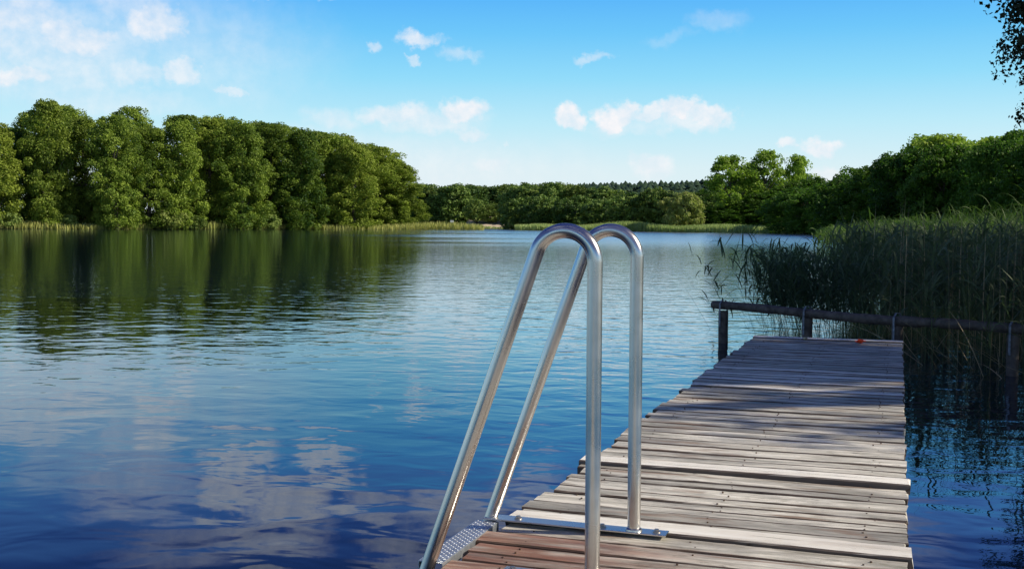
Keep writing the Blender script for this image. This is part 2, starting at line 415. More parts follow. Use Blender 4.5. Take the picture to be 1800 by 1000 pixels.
def ground_h(x, y):
    x = np.asarray(x, float); y = np.asarray(y, float)
    d_ = sdist(x, y)
    land = .05 + .5 * (1 - np.exp(-np.maximum(d_, 0) / 6)) + .1 * np.sin(x * .21 + y * .13) * np.clip(d_ / 20, 0, 1)
    lake = -np.minimum(-np.minimum(d_, 0) * .35, 2.5) + .05 * (d_ > -1e-6)
    return np.where(d_ > 0, land + hill(x, y), lake)
na = 300; radii = np.concatenate([np.linspace(.5, 30, 40), 30 * (6000 / 30) ** np.linspace(.02, 1, 130)])
th = np.linspace(0, 2 * np.pi, na, endpoint=False)
X = (radii[:, None] * np.sin(th)[None]).ravel(); Y = (radii[:, None] * np.cos(th)[None]).ravel()
V = np.stack([X, Y, ground_h(X, Y)], -1)
i = np.arange(len(radii) - 1)[:, None]; j = np.arange(na)[None]; j2 = (j + 1) % na
Fq = np.stack([i * na + j, (i + 1) * na + j, (i + 1) * na + j2, i * na + j2], -1).reshape(-1, 4)[:, ::-1]
V = np.vstack([V, [[0, 0, -2.0]]])
tag(mesh_obj('ground', V, np.ascontiguousarray(Fq), M['ground'], smooth=True), kind='structure')
w = MB(); w.add([(-900, -300, 0), (900, -300, 0), (900, 500, 0), (-900, 500, 0)], [(0, 1, 2, 3)])
tag(w.build('lake_water', M['water']), kind='structure')
# sandy bank across the lake
sb = MB(); rng = random.Random(5); nx_ = 14; vs = []
for q in range(5):
    for p_ in range(nx_):
        x = -16 + p_ * 1.35; vs.append((x, 372 + q * 5, .25 + q * 1.0 + rng.uniform(-.2, .2) - (1.2 if p_ in (0, nx_ - 1) else 0)))
sb.add(vs, [(q * nx_ + p_, q * nx_ + p_ + 1, (q + 1) * nx_ + p_ + 1, (q + 1) * nx_ + p_) for q in range(4) for p_ in range(nx_ - 1)])
tag(sb.build('sand_beach', M['sand'], smooth=True), kind='structure')

# ------------------------------------------------------------------ trees
def quads_from(pos, nrm, size, rs, aspect=.7):
    n = len(pos)
    r = rs.normal(size=(n, 3)); tg = np.cross(nrm, r); tg /= np.linalg.norm(tg, axis=1)[:, None] + 1e-9
    bt = np.cross(nrm, tg)
    s = size[:, None]
    a = pos + tg * s; b = pos + bt * s * aspect; c = pos - tg * s; d_ = pos - bt * s * aspect
    v = np.stack([a, b, c, d_], 1).reshape(-1, 3)
    f = np.arange(n * 4).reshape(-1, 4)
    return v, f

def crown_data(seed, H, R, z0, prof, nclump, per, crad, lsize, squash=.7, fill=.25, shell=.72, upbias=.35, lobe=1.0):
    rs = np.random.RandomState(seed)
    tt = rs.rand(nclump); a = rs.rand(nclump) * 2 * np.pi
    rr = np.where(rs.rand(nclump) < fill, np.sqrt(rs.rand(nclump)) * .8, shell + (1 - shell) * rs.rand(nclump))
    lob = 1 + lobe * (.16 * np.sin(a * 3 + seed + tt * 5) + .10 * np.sin(a * 5 + tt * 11 + seed * 2))
    R_ = R * prof(tt) * lob
    C = np.stack([np.cos(a) * R_ * rr, np.sin(a) * R_ * rr, z0 + tt * (H - z0)], -1)
    cr = crad * (.6 + .8 * rs.rand(nclump)); tone = rs.rand(nclump)
    idx = np.repeat(np.arange(nclump), per); n = len(idx)
    dv = rs.normal(size=(n, 3)); dv[:, 2] += upbias; dv /= np.linalg.norm(dv, axis=1)[:, None]
    pos = C[idx] + dv * (cr[idx] * (.45 + .65 * rs.rand(n) ** .6))[:, None] * np.array([1, 1, squash])
    pos[:, 2] = np.maximum(pos[:, 2], .1)
    nr = dv * .9 + rs.normal(size=(n, 3)) * .55; nr /= np.linalg.norm(nr, axis=1)[:, None]
    v, f = quads_from(pos, nr, lsize * (.6 + .8 * rs.rand(n)), rs)
    tn = np.repeat(np.clip(tone[idx] * .8 + rs.rand(n) * .3, 0, 1), 4)
    return v, f, tn, C

def trunk_mb(seed, H, r, C=None, nl=8, z0=.25):
    rng = random.Random(seed); m = MB()
    bend = [(0, 0, -.3)]
    for k in range(1, 8):
        bend.append((rng.uniform(-.03, .03) * H * k / 7, rng.uniform(-.03, .03) * H * k / 7, H * .85 * k / 7))
    m.tube(bend, [r * (1.25 - k * .15) if k else r * 1.5 for k in range(8)], 8)
    if C is not None:
        ids = [rng.randrange(len(C)) for _ in range(nl)]
        for q in ids:
            e = Vector(C[q]); k = max(1, min(6, int(e.z * .7 / (H * .85) * 7))); s_ = Vector(bend[k])
            mid = (s_ + e) / 2 + Vector((0, 0, -.04 * H * rng.random())) + Vector((rng.uniform(-.3, .3), rng.uniform(-.3, .3), 0))
            m.tube([s_, mid, e], [r * .45, r * .28, r * .1], 5)
    return m

def make_tree(name, seed, H, R, z0, prof, nclump, per, crad, lsize, leaf, tr=.3, bark='bark', nl=8, **kw):
    root = empty(name)
    v, f, tn, C = crown_data(seed, H, R, z0, prof, nclump, per, crad, lsize, **kw)
    trunk_mb(seed, H, tr, C, nl).build('trunk', M[bark], root, True)
    mesh_obj('crown', v, f, M[leaf], root, attr={'tone': tn})
    return root
def prof_full(tt):      # leaves down to the ground, dome on top
    return np.where(tt < .55, .86 + .14 * np.sin(tt / .55 * np.pi * .8), np.sqrt(np.clip(1 - np.maximum((tt - .55) / .47, 0) ** 2.2, .02, 1)))
def prof_round(tt): return np.sqrt(np.clip(1 - (2 * tt - 1) ** 2 * .93, .05, 1))
def prof_oval(tt): return np.clip(np.sin((tt * .9 + .08) * np.pi) ** .6, .1, 1)

used = set()
def place(proto, x, y, rz, s, label, cat='tree', group=None, sz=None):
    o = proto if proto.name not in used else copy_tree(proto)
    used.add(proto.name)
    z = float(ground_h(np.array([x]), np.array([y]))[0])
    o.location = (x, y, max(z, 0) - .05); o.rotation_euler = (0, 0, rz); o.scale = (s, s, sz or s)
    tag(o, label, cat, group)
    return o
ORD = ['first','second','third','fourth','fifth','sixth','seventh','eighth','ninth','tenth','eleventh','twelfth','thirteenth','fourteenth','fifteenth','sixteenth','seventeenth','eighteenth','nineteenth','twentieth']

# left wood, sunlit
HL = 23.
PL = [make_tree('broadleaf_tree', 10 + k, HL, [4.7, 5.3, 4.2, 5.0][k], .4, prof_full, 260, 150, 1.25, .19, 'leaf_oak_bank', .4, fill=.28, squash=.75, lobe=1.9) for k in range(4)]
rng = random.Random(3)
front = [(-12,212,218),(32,226,222),(88,176,222),(150,206,224),(205,200,226),(262,222,228),(315,212,236),(372,205,240),(425,210,246),(478,214,250),(528,226,256),(578,235,262),(622,250,268),(668,258,274),(702,290,280)]
for k, (px, py, D) in enumerate(front):
    D += (1, 8, 3, 10)[k % 4]; h = zat(px, py, D); x = gx(px, D)
    p = PL[k % 4]
    wd = 1.0 * D / 240
    o = place(p, x, D, rng.uniform(0, 6.28), wd, '%s tree from the left in the front row of the tall sunlit lakeside wood' % ORD[k] if k else 'tall green tree cut by the left edge of the photo', group='trees of the left lakeside wood', sz=h / HL * .955)
backr = [(60,200,245),(118,186,240),(232,190,250),(330,202,262),(400,208,262),(455,214,268),(500,222,276),(555,232,284),(600,238,288),(645,254,296),(680,280,300)]
for k, (px, py, D) in enumerate(backr):
    h = zat(px, py, D); x = gx(px, D)
    place(PL[(k + 2) % 4], x, D, rng.uniform(0, 6.28), 1.05 * D / 240, '%s treetop from the left rising behind the front row of the left wood' % ORD[k], group='trees behind the left lakeside wood', sz=h / HL * .955)
PB = make_tree('shore_bush', 30, 3.2, 2.6, .1, prof_round, 60, 70, .7, .18, 'leaf_willow', .08, nl=4)
for k, (px, s) in enumerate([(15, .9), (120, .8), (300, 1.3), (340, .9), (405, .7), (470, 1.0), (560, .8), (640, .7)]):
    D = [219, 225, 236, 240, 248, 252, 265, 271][k]
    place(PB, gx(px, D), D, k * 1.3, s, '%s low yellow-green bush from the left, at the foot of the left wood' % ORD[k], 'bush', 'bushes along the left shore')

# far centre wood
PC = [make_tree('broadleaf_tree', 50 + k, 15., [4.8, 5.6, 5.0][k], .4, prof_full, 150, 45, 1.5, .36, 'leaf_mid', .3, fill=.12, squash=.65) for k in range(3)]
pxs = list(range(738, 1262, 21)); k = 0
tops = {738:330,800:332,880:333,905:330,950:328,1000:331,1060:338,1100:345,1140:342,1200:352,1260:340}
def interp(px, tb):
    ks = sorted(tb); return float(np.interp(px, ks, [tb[q] for q in ks]))
for px in pxs:
    D = 395 + rng.uniform(-6, 6) if px < 890 else 350 + rng.uniform(-8, 8) - (px - 890) * .12
    if 838 < px < 892: D = 412
    h = zat(px, interp(px, tops) + rng.uniform(-3, 4), D)
    lab = 'dark green tree in the distant treeline between the left wood and the handrail' if px < 960 else 'dark green tree in the distant treeline behind the reeds, right of the handrail tops'
    place(PC[k % 3], gx(px, D), D, rng.uniform(0, 6.28), D / 350 * rng.uniform(.9, 1.1), lab, group='trees of the distant treeline, left part' if px < 960 else 'trees of the distant treeline, right part', sz=h / 15.)
    k += 1
for px in (748, 790, 828, 868, 900, 930, 965, 1010):   # taller row behind
    D = 430; h = zat(px, interp(px, tops) + rng.uniform(-2, 3), D)
    place(PC[k % 3], gx(px, D), D, rng.uniform(0, 6.28), 1.2, 'tree top showing over the distant treeline left of and behind the handrail', group='tree tops over the distant treeline', sz=h / 15.); k += 1
# umbrella-like trees by the beach, trunks visible
PU = make_tree('beach_tree', 66, 9., 4.2, 2.6, prof_round, 60, 55, 1.2, .3, 'leaf_mid', .28, nl=10)
for q, (px, s, nm) in enumerate([(838, 1.0, 'leftmost'), (862, .85, 'middle'), (889, .95, 'rightmost')]):
    place(PU, gx(px, 380), 380, q * 2., s, '%s of three small trees standing in front of the pale far beach' % nm, group='trees at the far beach')

# willows and bushes right of centre
PWb = make_tree('willow_bush', 71, 7., 5.2, .2, prof_round, 130, 80, .85, .24, 'leaf_pale', .2, fill=.15)
place(PWb, gx(1200, 247), 247, 0, .92, 'pale rounded willow bush at the right end of the low bushes behind reeds', 'bush', sz=zat(1200, 346, 247) / 7.)
PDb = make_tree('lakeside_bush', 72, 7., 5.4, .2, prof_round, 130, 70, .95, .27, 'leaf_mid', .2, fill=.15)
for q, (px, py, D) in enumerate([(1158, 338, 268), (1112, 352, 272), (1060, 356, 285), (1010, 350, 300), (955, 348, 310), (920, 352, 320)]):
    place(PDb, gx(px, D), D, q * 1.1, 1.15, '%s dark rounded bush left of the pale willow bush, behind the reed strip' % ORD[q], 'bush', 'dark rounded bushes along the far reeds', sz=zat(px, py, D) / 7.)
PT = [make_tree('poplar_tree', 80 + q, 16., 5.0, 1.5, prof_oval, 105, 110, 1.35, .24, 'leaf_top' , .34, fill=.3, nl=20, lobe=1.6) for q in range(2)]
for q, (px, py, D, s, lab) in enumerate([(1280, 284, 262, 1.15, 'tall pale green tree standing left of the tallest far trees'), (1345, 276, 264, 1.0, 'tall airy tree with pale forked trunk in the far group'), (1398, 282, 268, .85, 'rightmost airy pale tree of the tall far group'), (1318, 296, 270, .7, 'slim pale tree between the two tallest far trees')]):
    place(PT[q % 2], gx(px, D), D, q * 1.9, s, lab, sz=zat(px, py, D) / 16.)

# dark wood on the right
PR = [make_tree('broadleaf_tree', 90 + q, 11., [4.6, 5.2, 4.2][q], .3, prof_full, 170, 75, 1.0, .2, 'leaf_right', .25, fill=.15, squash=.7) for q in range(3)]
topsR = {1240:372,1290:365,1330:352,1400:330,1440:324,1480:312,1520:306,1560:288,1600:277,1640:257,1690:270,1740:260,1800:250,1860:242}
rr = random.Random(11); k = 0
for px in list(range(1262, 1420, 24)):
    D = 258; h = zat(px, interp(px, topsR) + rr.uniform(-4, 6), D)
    place(PR[k % 3], gx(px, D), D, rr.uniform(0, 6), 1.25, '%s low dark tree from the left at the foot of the tall pale group' % ORD[k], group='low dark trees under the tall pale group', sz=h / 11.); k += 1
k = 0
for px in list(range(1412, 1900, 27)):
    D = float(np.interp(px, [1400, 1600, 1900], [205, 140, 92])) + rr.uniform(-3, 3)
    h = zat(px, interp(px, topsR) + 10 + rr.uniform(-3, 8), D)
    place(PR[k % 3], gx(px, D), D, rr.uniform(0, 6), max(.75, D / 150) * rr.uniform(.9, 1.1), '%s tree from the left in the dark wood on the right shore' % ORD[k], group='dark trees of the right shore', sz=h / 11.); k += 1
k = 0
for px in (1430, 1500, 1570, 1625, 1655, 1700, 1745, 1790):
    D = float(np.interp(px, [1400, 1600, 1900], [225, 160, 112])); h = zat(px, interp(px, topsR) - (10 if 1600 < px < 1670 else 4), D)
    pr = PT[k % 2] if px in (1625, 1655, 1700, 1745) else PR[k % 3]  # lighter poplar foliage stands in for sun on these treetops
    base_h = 16. if pr in PT else 11.
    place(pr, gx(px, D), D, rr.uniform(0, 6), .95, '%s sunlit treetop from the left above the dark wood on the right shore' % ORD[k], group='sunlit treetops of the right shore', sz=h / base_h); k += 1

# far pine ridge: one mass
def pine_mass():
    rs = np.random.RandomState(8); vs = []; fs = []; tn = []; n = 0
    for q in range(2600):
        y = rs.uniform(600, 880); x = rs.uniform(-.11, .30) * y
        z = float(hill(np.array(x), np.array(y))) + .3; H = rs.uniform(9, 15); R = rs.uniform(2.8, 4.4)
        tone = rs.rand()
        for lay in range(5):
            zb = z + H * (.15 + .17 * lay); rb = R * (.9, 1.1, 1.1, 1.0, .75)[lay]; ht = H * .2
            m = 7; a0 = rs.rand() * 6
            ring = [(x + math.cos(a0 + 6.283 * i_ / m) * rb * rs.uniform(.6, 1.2), y + math.sin(a0 + 6.283 * i_ / m) * rb * rs.uniform(.6, 1.2), zb + rs.uniform(-.6, .4)) for i_ in range(m)]
            vs += ring + [(x, y, zb + ht)]; tn += [tone] * (m + 1)
            fs += [(n + i_, n + (i_ + 1) % m, n + m) for i_ in range(m)]; n += m + 1
    return np.array(vs), np.array(fs), tn
pv, pf, ptn = pine_mass()
tag(mesh_obj('pine_forest', pv, pf, M['pine'], attr={'tone': ptn}), 'distant blue-green pine forest covering the low ridge on the horizon', 'forest', kind='stuff')

# near oak at the right edge, off to the side with branches reaching in, and an unseen neighbour added to dapple the dock with shade
def prof_steep(tt): return np.where(tt < .6, .93 + .07 * np.sin(tt * 5), np.sqrt(np.clip(1 - np.maximum((tt - .6) / .42, 0) ** 2.2, .02, 1)))
def near_oak(seed, H, R, z0, nclump, per, leaf=.05, pf=None):
    root = empty('oak_tree')
    rs = np.random.RandomState(seed)
    v, f, tn, C = crown_data(seed, H, R, z0, pf or prof_round, nclump, per, .33, leaf, squash=.75, fill=.35, shell=.6, upbias=.1)
    trunk_mb(seed, H * .9, .32, C, 260).build('trunk', M['bark_dark'], root, True)
    mesh_obj('crown', v, f, M['leaf_near'], root, attr={'tone': tn})
    return root
ok = near_oak(201, 12.5, 4.6, 2.75, 3000, 200, .031, prof_steep)
ok.location = (10.85, 14.5, .3); ok.rotation_euler = (0, 0, 1.0)
tag(ok, 'near dark tree whose leafy branches hang in at the upper right edge', 'tree')

ok2 = near_oak(207, 10., 3.3, 3.4, 150, 130, .05)
ok2.location = (13.2, 7.0, .3)
tag(ok2, 'smaller dark tree on the bank beside the near dark tree, unseen, added to dapple shade on the dock', 'tree')

# ------------------------------------------------------------------ reeds
def blades(rs, n, x, y, z, L, width, lean, az, segs=5, droop=.5, twist=None):
    """n curved tapering ribbons starting at x,y,z"""
    tt = np.linspace(0, 1, segs + 1)[None, :]
    dx, dy = np.cos(az)[:, None], np.sin(az)[:, None]
    out = L[:, None] * (lean[:, None] * tt + droop[:, None] * tt ** 2 * .5 if isinstance(droop, np.ndarray) else lean[:, None] * tt + droop * tt ** 2 * .5)
    up = L[:, None] * (np.cos(np.clip(lean, 0, 1.3))[:, None] * tt - (droop[:, None] if isinstance(droop, np.ndarray) else droop) * .55 * tt ** 3)
    cx = x[:, None] + dx * out; cy = y[:, None] + dy * out; cz = z[:, None] + up
    w_ = width[:, None] * np.clip(np.sin((tt * .93 + .07) * np.pi) ** .7, .04, 1)
    ta = rs.rand(n)[:, None] * np.pi
    wx, wy = -dy * np.cos(ta * .0) , dx
    ax = wx * np.cos(ta) ; ay = wy * np.cos(ta); azz = np.sin(ta) * .5
    A = np.stack([cx + ax * w_, cy + ay * w_, cz + azz * w_], -1); B = np.stack([cx - ax * w_, cy - ay * w_, cz - azz * w_], -1)
    V = np.stack([A, B], 2).reshape(-1, 3)                     # n, segs+1, 2
    base = (np.arange(n) * (segs + 1) * 2)[:, None]; s_ = (np.arange(segs) * 2)[None]
    q = base + s_
    Fc = np.stack([q, q + 1, q + 3, q + 2], -1).reshape(-1, 4)
    return V, Fc
def reed_set(seed, X, Y, Z, H, leaves=8, lw=.012, sw=.004, leanx=None):
    rs = np.random.RandomState(seed); n = len(X)
    leana = rs.rand(n) * 2 * np.pi; leanm = np.abs(rs.normal(size=n)) * .11
    if leanx is not None: leana = np.where(leanx > 0, np.pi + rs.normal(size=n) * .35, leana); leanm = leanm + leanx
    # stems as two crossed ribbons
    Vs = []; Fs = []; T = []; cnt = 0
    tone = rs.rand(n)
    zer = np.zeros(n)
    for c in range(2):
        v, f = blades(rs, n, X, Y, Z - .3, H + .3, np.full(n, sw), leanm, leana + 0 * c, 4, droop=.04)
        Vs.append(v); Fs.append(f + cnt); cnt += len(v); T.append(np.repeat(tone, 10))
    for l in range(leaves):
        ft = .25 + .75 * (l + rs.rand(n)) / leaves
        bx = X + np.cos(leana) * (H * ft) * (leanm + .02 * ft); by = Y + np.sin(leana) * (H * ft) * (leanm + .02 * ft)
        a = rs.rand(n) * 2 * np.pi
        L = (.28 + .3 * rs.rand(n)) * (H / 1.8); ln = .25 + .45 * rs.rand(n)
        v, f = blades(rs, n, bx, by, Z + H * ft * .93, L, lw * (.6 + .6 * rs.rand(n)), ln, a, 5, droop=rs.rand(n) * 1.1)
        Vs.append(v); Fs.append(f + cnt); cnt += len(v); T.append(np.repeat(np.clip(tone * .6 + .4 * rs.rand(n), 0, 1), 12))
    return np.vstack(Vs), np.vstack(Fs), np.concatenate(T)
def in_poly(x, y, poly):
    ins = np.zeros(x.shape, bool); n = len(poly)
    for i in range(n):
        a, b = poly[i], poly[(i + 1) % n]
        c = (a[1] > y) != (b[1] > y); ins ^= c & (x < (b[0] - a[0]) * (y - a[1]) / ((b[1] - a[1]) or 1e-9) + a[0])
    return ins
def scatter(seed, poly, n):
    rs = np.random.RandomState(seed); poly = np.array(poly, float); lo, hi = poly.min(0), poly.max(0)
    x = rs.uniform(lo[0], hi[0], n * 6); y = rs.uniform(lo[1], hi[1], n * 6); k = in_poly(x, y, poly)
    return x[k][:n], y[k][:n]
rsr = np.random.RandomState(77)
near_poly = [(4.15, 15.2), (3.95, 12.6), (4.0, 11.5), (4.15, 10.7), (4.45, 10.0), (5.0, 9.2), (6.2, 8.5), (7.5, 8.2), (9.5, 9), (11, 14), (13, 24), (7.6, 24), (5.2, 18.0)]
x, y = scatter(1, near_poly, 3000); n = len(x)
h = .9 + .5 * rsr.rand(n) + .02 * (x - 4)
v, f, tn = reed_set(2, x, y, np.zeros(n), h, 9, .015)
tag(mesh_obj('reed_bed', v, f, M['reed'], attr={'tone': tn}), 'dense shaded green reed bed standing in the water right of the dock', 'reeds', kind='stuff')
# sparse edge, leaning over the open water
x, y = scatter(3, [(3.3, 14.6), (3.7, 13.2), (4.2, 12.6), (4.3, 15.6), (5.0, 18), (4.2, 17)], 300); n = len(x)
v, f, tn = reed_set(4, x, y, np.zeros(n), 0.75 + .4 * rsr.rand(n), 9, .012, leanx=rsr.rand(n) * .3)
tag(mesh_obj('leaning_reeds', v, f, M['reed'], attr={'tone': tn}), 'thin loose reeds leaning left over the open water behind the log rail', 'reeds', kind='stuff')
# taller reeds behind, their sunlit tone set by colour
x, y = scatter(5, [(6.6, 21), (13, 24), (26, 55), (16.5, 55)], 1100); n = len(x)
v, f, tn = reed_set(6, x, y, np.zeros(n), 1.0 + np.clip((x / y - .29) * 4.5, 0, .75) + .55 * rsr.rand(n) ** 2, 6, .018, .006)
tag(mesh_obj('back_reeds', v, f, M['reed_sun'], attr={'tone': tn}), 'taller green reeds behind the shaded reed bed, before the right wood', 'reeds', kind='stuff')
x, y = scatter(7, [(14.5, 54), (26, 55), (45, 118), (57, 182), (52, 200), (49, 180), (34, 120)], 2600); n = len(x)
v, f, tn = reed_set(8, x, y, np.zeros(n), np.clip(.85 + (x / y - .262) * 8, .8, 1.55) + .45 * rsr.rand(n), 4, .06, .02)
tag(mesh_obj('shore_reeds', v, f, M['reed_sun'], attr={'tone': tn}), 'dark green reeds running along the right shore towards the far reed strip', 'reeds', kind='stuff')
# dry broken stalks
x, y = scatter(9, [(4.0, 12.5), (4.0, 11.3), (4.2, 10.5), (4.6, 9.8), (6.2, 8.6), (9, 9), (8, 14), (4.6, 15)], 620); n = len(x)
az_ = rsr.rand(n) * 2 * np.pi; brk = rsr.rand(n) < .45
v, f = blades(rsr, n, x, y, np.full(n, -.1), np.where(brk, .5 + .5 * rsr.rand(n), 1.3 + .6 * rsr.rand(n)), np.full(n, .006), np.where(brk, .3 + .8 * rsr.rand(n), .05 * rsr.rand(n)), az_, 5, droop=np.where(brk, .5 * rsr.rand(n), .02))
tag(mesh_obj('dry_stalks', v, f, M['reed_dry'], attr={'tone': np.repeat(rsr.rand(n), 12)}), 'tan dry and broken reed stalks among the reeds right of the dock', 'reeds', kind='stuff')
# single reeds at the tip of the bed
singles = [(2.85, 14.9, .8, .5), (2.95, 14.2, .9, .45), (3.12, 15.4, 1.1, .45), (3.3, 14.5, 1.2, .4), (3.42, 13.9, .9, .5), (3.55, 15.2, 1.3, .42), (3.66, 14.1, 1.2, .35), (3.05, 14.6, .95, .42), (3.2, 14.0, 1.1, .30), (3.35, 15.0, 1.25, .36), (3.5, 13.7, 1.05, .22), (3.62, 14.6, 1.3, .28), (3.75, 15.6, 1.4, .2)]
for q, (sx_, sy_, hh, ln) in enumerate(singles):
    v, f, tn = reed_set(40 + q, np.array([0.]), np.array([0.]), np.array([0.]), np.array([hh]), 10, .013, .004, leanx=np.array([ln]))
    o = mesh_obj('reed_stem', v, f, M['reed'], attr={'tone': tn}); o.location = (sx_, sy_, 0)
    tag(o, '%s single leaning reed from the left, over open water beyond the log rail' % ORD[q], 'reed', 'single reeds at the tip of the reed bed')

def strip(name, seed, line, depth, n, hmin, hmax, wd, mat, label):
    rs = np.random.RandomState(seed); line = np.array(line, float); seg = np.diff(line, axis=0); L = np.linalg.norm(seg, axis=1); cum = np.concatenate([[0], np.cumsum(L)])
    s = rs.rand(n) * cum[-1]; k = np.clip(np.searchsorted(cum, s) - 1, 0, len(seg) - 1); tt = (s - cum[k]) / L[k]
    p = line[k] + seg[k] * tt[:, None]; dd = rs.rand(n) * depth
    hm = .75 + .25 * np.sin(s * .15 + seed) * np.sin(s * .043)
    p[:, 1] += dd + 1.2 * np.sin(s * .2)
    z = np.maximum(ground_h(p[:, 0], p[:, 1]), -.1)
    v, f = blades(rs, n, p[:, 0], p[:, 1], z, (hmin + (hmax - hmin) * rs.rand(n)) * hm, np.full(n, wd) * (.5 + rs.rand(n)), .03 + .2 * rs.rand(n), rs.rand(n) * 6.28, 3, droop=.15)
    tn = np.clip(rs.rand(n) * .5 + .5 * (np.sin(s * .07 + 1) * .5 + .5), 0, 1)
    tag(mesh_obj(name, v, f, M[mat], attr={'tone': np.repeat(tn, 8)}), label, 'reeds', kind='stuff')
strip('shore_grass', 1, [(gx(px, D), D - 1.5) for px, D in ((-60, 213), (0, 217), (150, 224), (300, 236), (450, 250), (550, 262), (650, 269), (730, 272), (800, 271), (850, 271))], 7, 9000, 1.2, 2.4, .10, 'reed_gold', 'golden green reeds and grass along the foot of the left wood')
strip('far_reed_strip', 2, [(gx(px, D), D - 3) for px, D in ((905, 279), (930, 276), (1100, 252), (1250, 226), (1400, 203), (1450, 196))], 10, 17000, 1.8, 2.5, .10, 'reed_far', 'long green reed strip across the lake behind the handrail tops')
strip('inlet_reeds', 3, [(-30, 332), (-14, 368), (8, 368)], 6, 1800, 1.0, 1.6, .14, 'reed_far', 'low green reeds around the small far inlet by the beach')

# small white board on a stake among the reeds
sg = empty('marker_sign', (gx(794, 276), 276, 0)); tag(sg, 'tiny white marker board on a dark stake in the far shore reeds', 'sign')
m = MB(); m.tube([(0, 0, -.5), (0, 0, 2.0)], .09, 8); m.build('stake', M['wood_dark'], sg)
m = MB(); m.box((0, -.12, 2.1), (.85, .05, .6), bev=.02); m.build('board', M['white'], sg)

# ------------------------------------------------------------------ dock
ANG = math.atan(680 / F)
O = Vector((0.01, 3.75, .4))
dock = empty('wooden_dock', O, -ANG); tag(dock, 'weathered grey plank dock running from the foreground to the reeds', 'dock')
Wd = 1.27
rng = random.Random(21)
PALE = [(-.045, .075, .008), (.905, 1.015, .018), (3.36, 3.45, .004), (3.70, 3.78, .004), (3.98, 4.07, .004), (4.27, 4.35, .004), (6.50, 6.62, .012)]
def plank(u0, u1, zt, v0, v1, th=.038, seed=0, wob=.002):
    rs = random.Random(seed); nseg = 22; V = []; Fc = []
    b = .005; tilt = rs.uniform(-.002, .002)
    prof = [(u0 + b, 0), (u1 - b, 0), (u1, -b), (u1, -th), (u0, -th), (u0, -b)]
    ph = rs.uniform(0, 6); skew = rs.uniform(-.004, .004)
    for s_ in range(nseg + 1):
        fr = s_ / nseg; vv = v0 + (v1 - v0) * fr
        for k_, (uu, zz) in enumerate(prof):
            e = (rs.uniform(-.006, .006) if s_ in (0, nseg) else 0)
            ed = rs.uniform(-.0012, .0012) if k_ in (1, 2, 5, 0) else 0
            V.append((vv + e, uu + skew * (fr - .5) + ed, zt + zz + wob * math.sin(ph + fr * 5) + tilt * (uu - u0) / .1 + rs.uniform(-.0006, .0006)))
    n = 6
    for s_ in range(nseg):
        for k_ in range(n):
            k2 = (k_ + 1) % n; Fc.append((s_ * n + k_, s_ * n + k2, s_ * n + n + k2, s_ * n + n + k_))
    Fc.append(tuple(range(n))); Fc.append(tuple(nseg * n + k_ for k_ in range(n - 1, -1, -1)))
    return V, Fc
def tagged_planks(lst, name, mat, parent, label=None):
    mb = MB(); pid = []
    for (V_, F_, p) in lst: mb.add(V_, F_); pid += [p] * len(V_)
    o = mesh_obj(name, mb.v, mb.f, M[mat], parent, attr={'pid': pid})
    if label: o['label'] = label
    return o
old = []; u = -7.0; q = 0
pal = sorted(PALE)
marks = []
while u < 6.49:
    wdt = rng.choice([.075, .09, .1, .115, .14]) if u < 2.5 else rng.choice([.09, .1, .11])
    nxt = [p_ for p_ in pal if p_[0] >= u - .001]
    if nxt:
        if nxt[0][0] - u < .012: u = nxt[0][1] + .007; continue
        room = nxt[0][0] - .007 - u
        if wdt > room - .05: wdt = room
        if wdt > .15: wdt = room / 2 - .004
    gap = rng.choice([.006, .008, .010, .016])
    v0 = rng.uniform(-.025, .02); v1 = Wd + rng.uniform(-.006, .005)
    zt = rng.uniform(-.0018, .0018)
    if wdt > .015:
        V_, F_ = plank(u, u + wdt, zt, v0, v1, seed=q); old.append((V_, F_, rng.random() * 10))
        marks.append((u + wdt / 2, zt, v0, v1)); q += 1
    u += wdt + gap
nplank = sum(len(p_[1]) for p_ in old)
for (uu, zt, v0, v1) in marks:
    if uu < -1.2: continue
    for vv in (.13, .64, 1.15):
        for du in (-.024, .024):
            if rng.random() < .25: continue
            x_, y_ = vv + rng.uniform(-.02, .02), uu + du + rng.uniform(-.008, .008); zz = zt + .0022; rr_ = rng.uniform(.0028, .0038)
            ring = [(x_ + rr_ * math.cos(a_ * .785), y_ + rr_ * math.sin(a_ * .785), zz) for a_ in range(8)]
            ring += [(p_[0], p_[1], zz - .006) for p_ in ring]
            old.append((ring, [tuple(range(8))] + [(a_, a_ + 8, (a_ + 1) % 8 + 8, (a_ + 1) % 8) for a_ in range(8)], 0.0))
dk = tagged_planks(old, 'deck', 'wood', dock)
dk.data.materials.append(M['nail'])
for p_ in dk.data.polygons[nplank:]: p_.material_index = 1
for k, (a, b_, zt) in enumerate(PALE):
    V_, F_ = plank(a, b_, zt, rng.uniform(-.02, .01) - (.02 if k < 2 else 0), Wd + (.014 if k < 2 else .004), seed=500 + k)
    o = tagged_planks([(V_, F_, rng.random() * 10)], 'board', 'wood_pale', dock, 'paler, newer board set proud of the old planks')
for vv in (.12, .64, 1.16):
    m = MB(); m.box((vv, -.2, -.038 - .004 - .07), (.07, 13.2, .14), bev=.006); m.build('beam', M['wood_dark'], dock)
for uu in (-5.5, -3.2, -.9, 1.4, 3.7, 6.2):
    m = MB(); m.box((.64, uu, -.26), (1.16, .09, .12), bev=.006); m.build('cross_beam', M['wood_dark'], dock)
    for vv in (.1, 1.18):
        m = MB(); m.tube([(vv, uu + .1, -2.0), (vv, uu + .1, -.2)], [.07, .06], 12); m.build('pile', M['wood_dark'], dock, True)

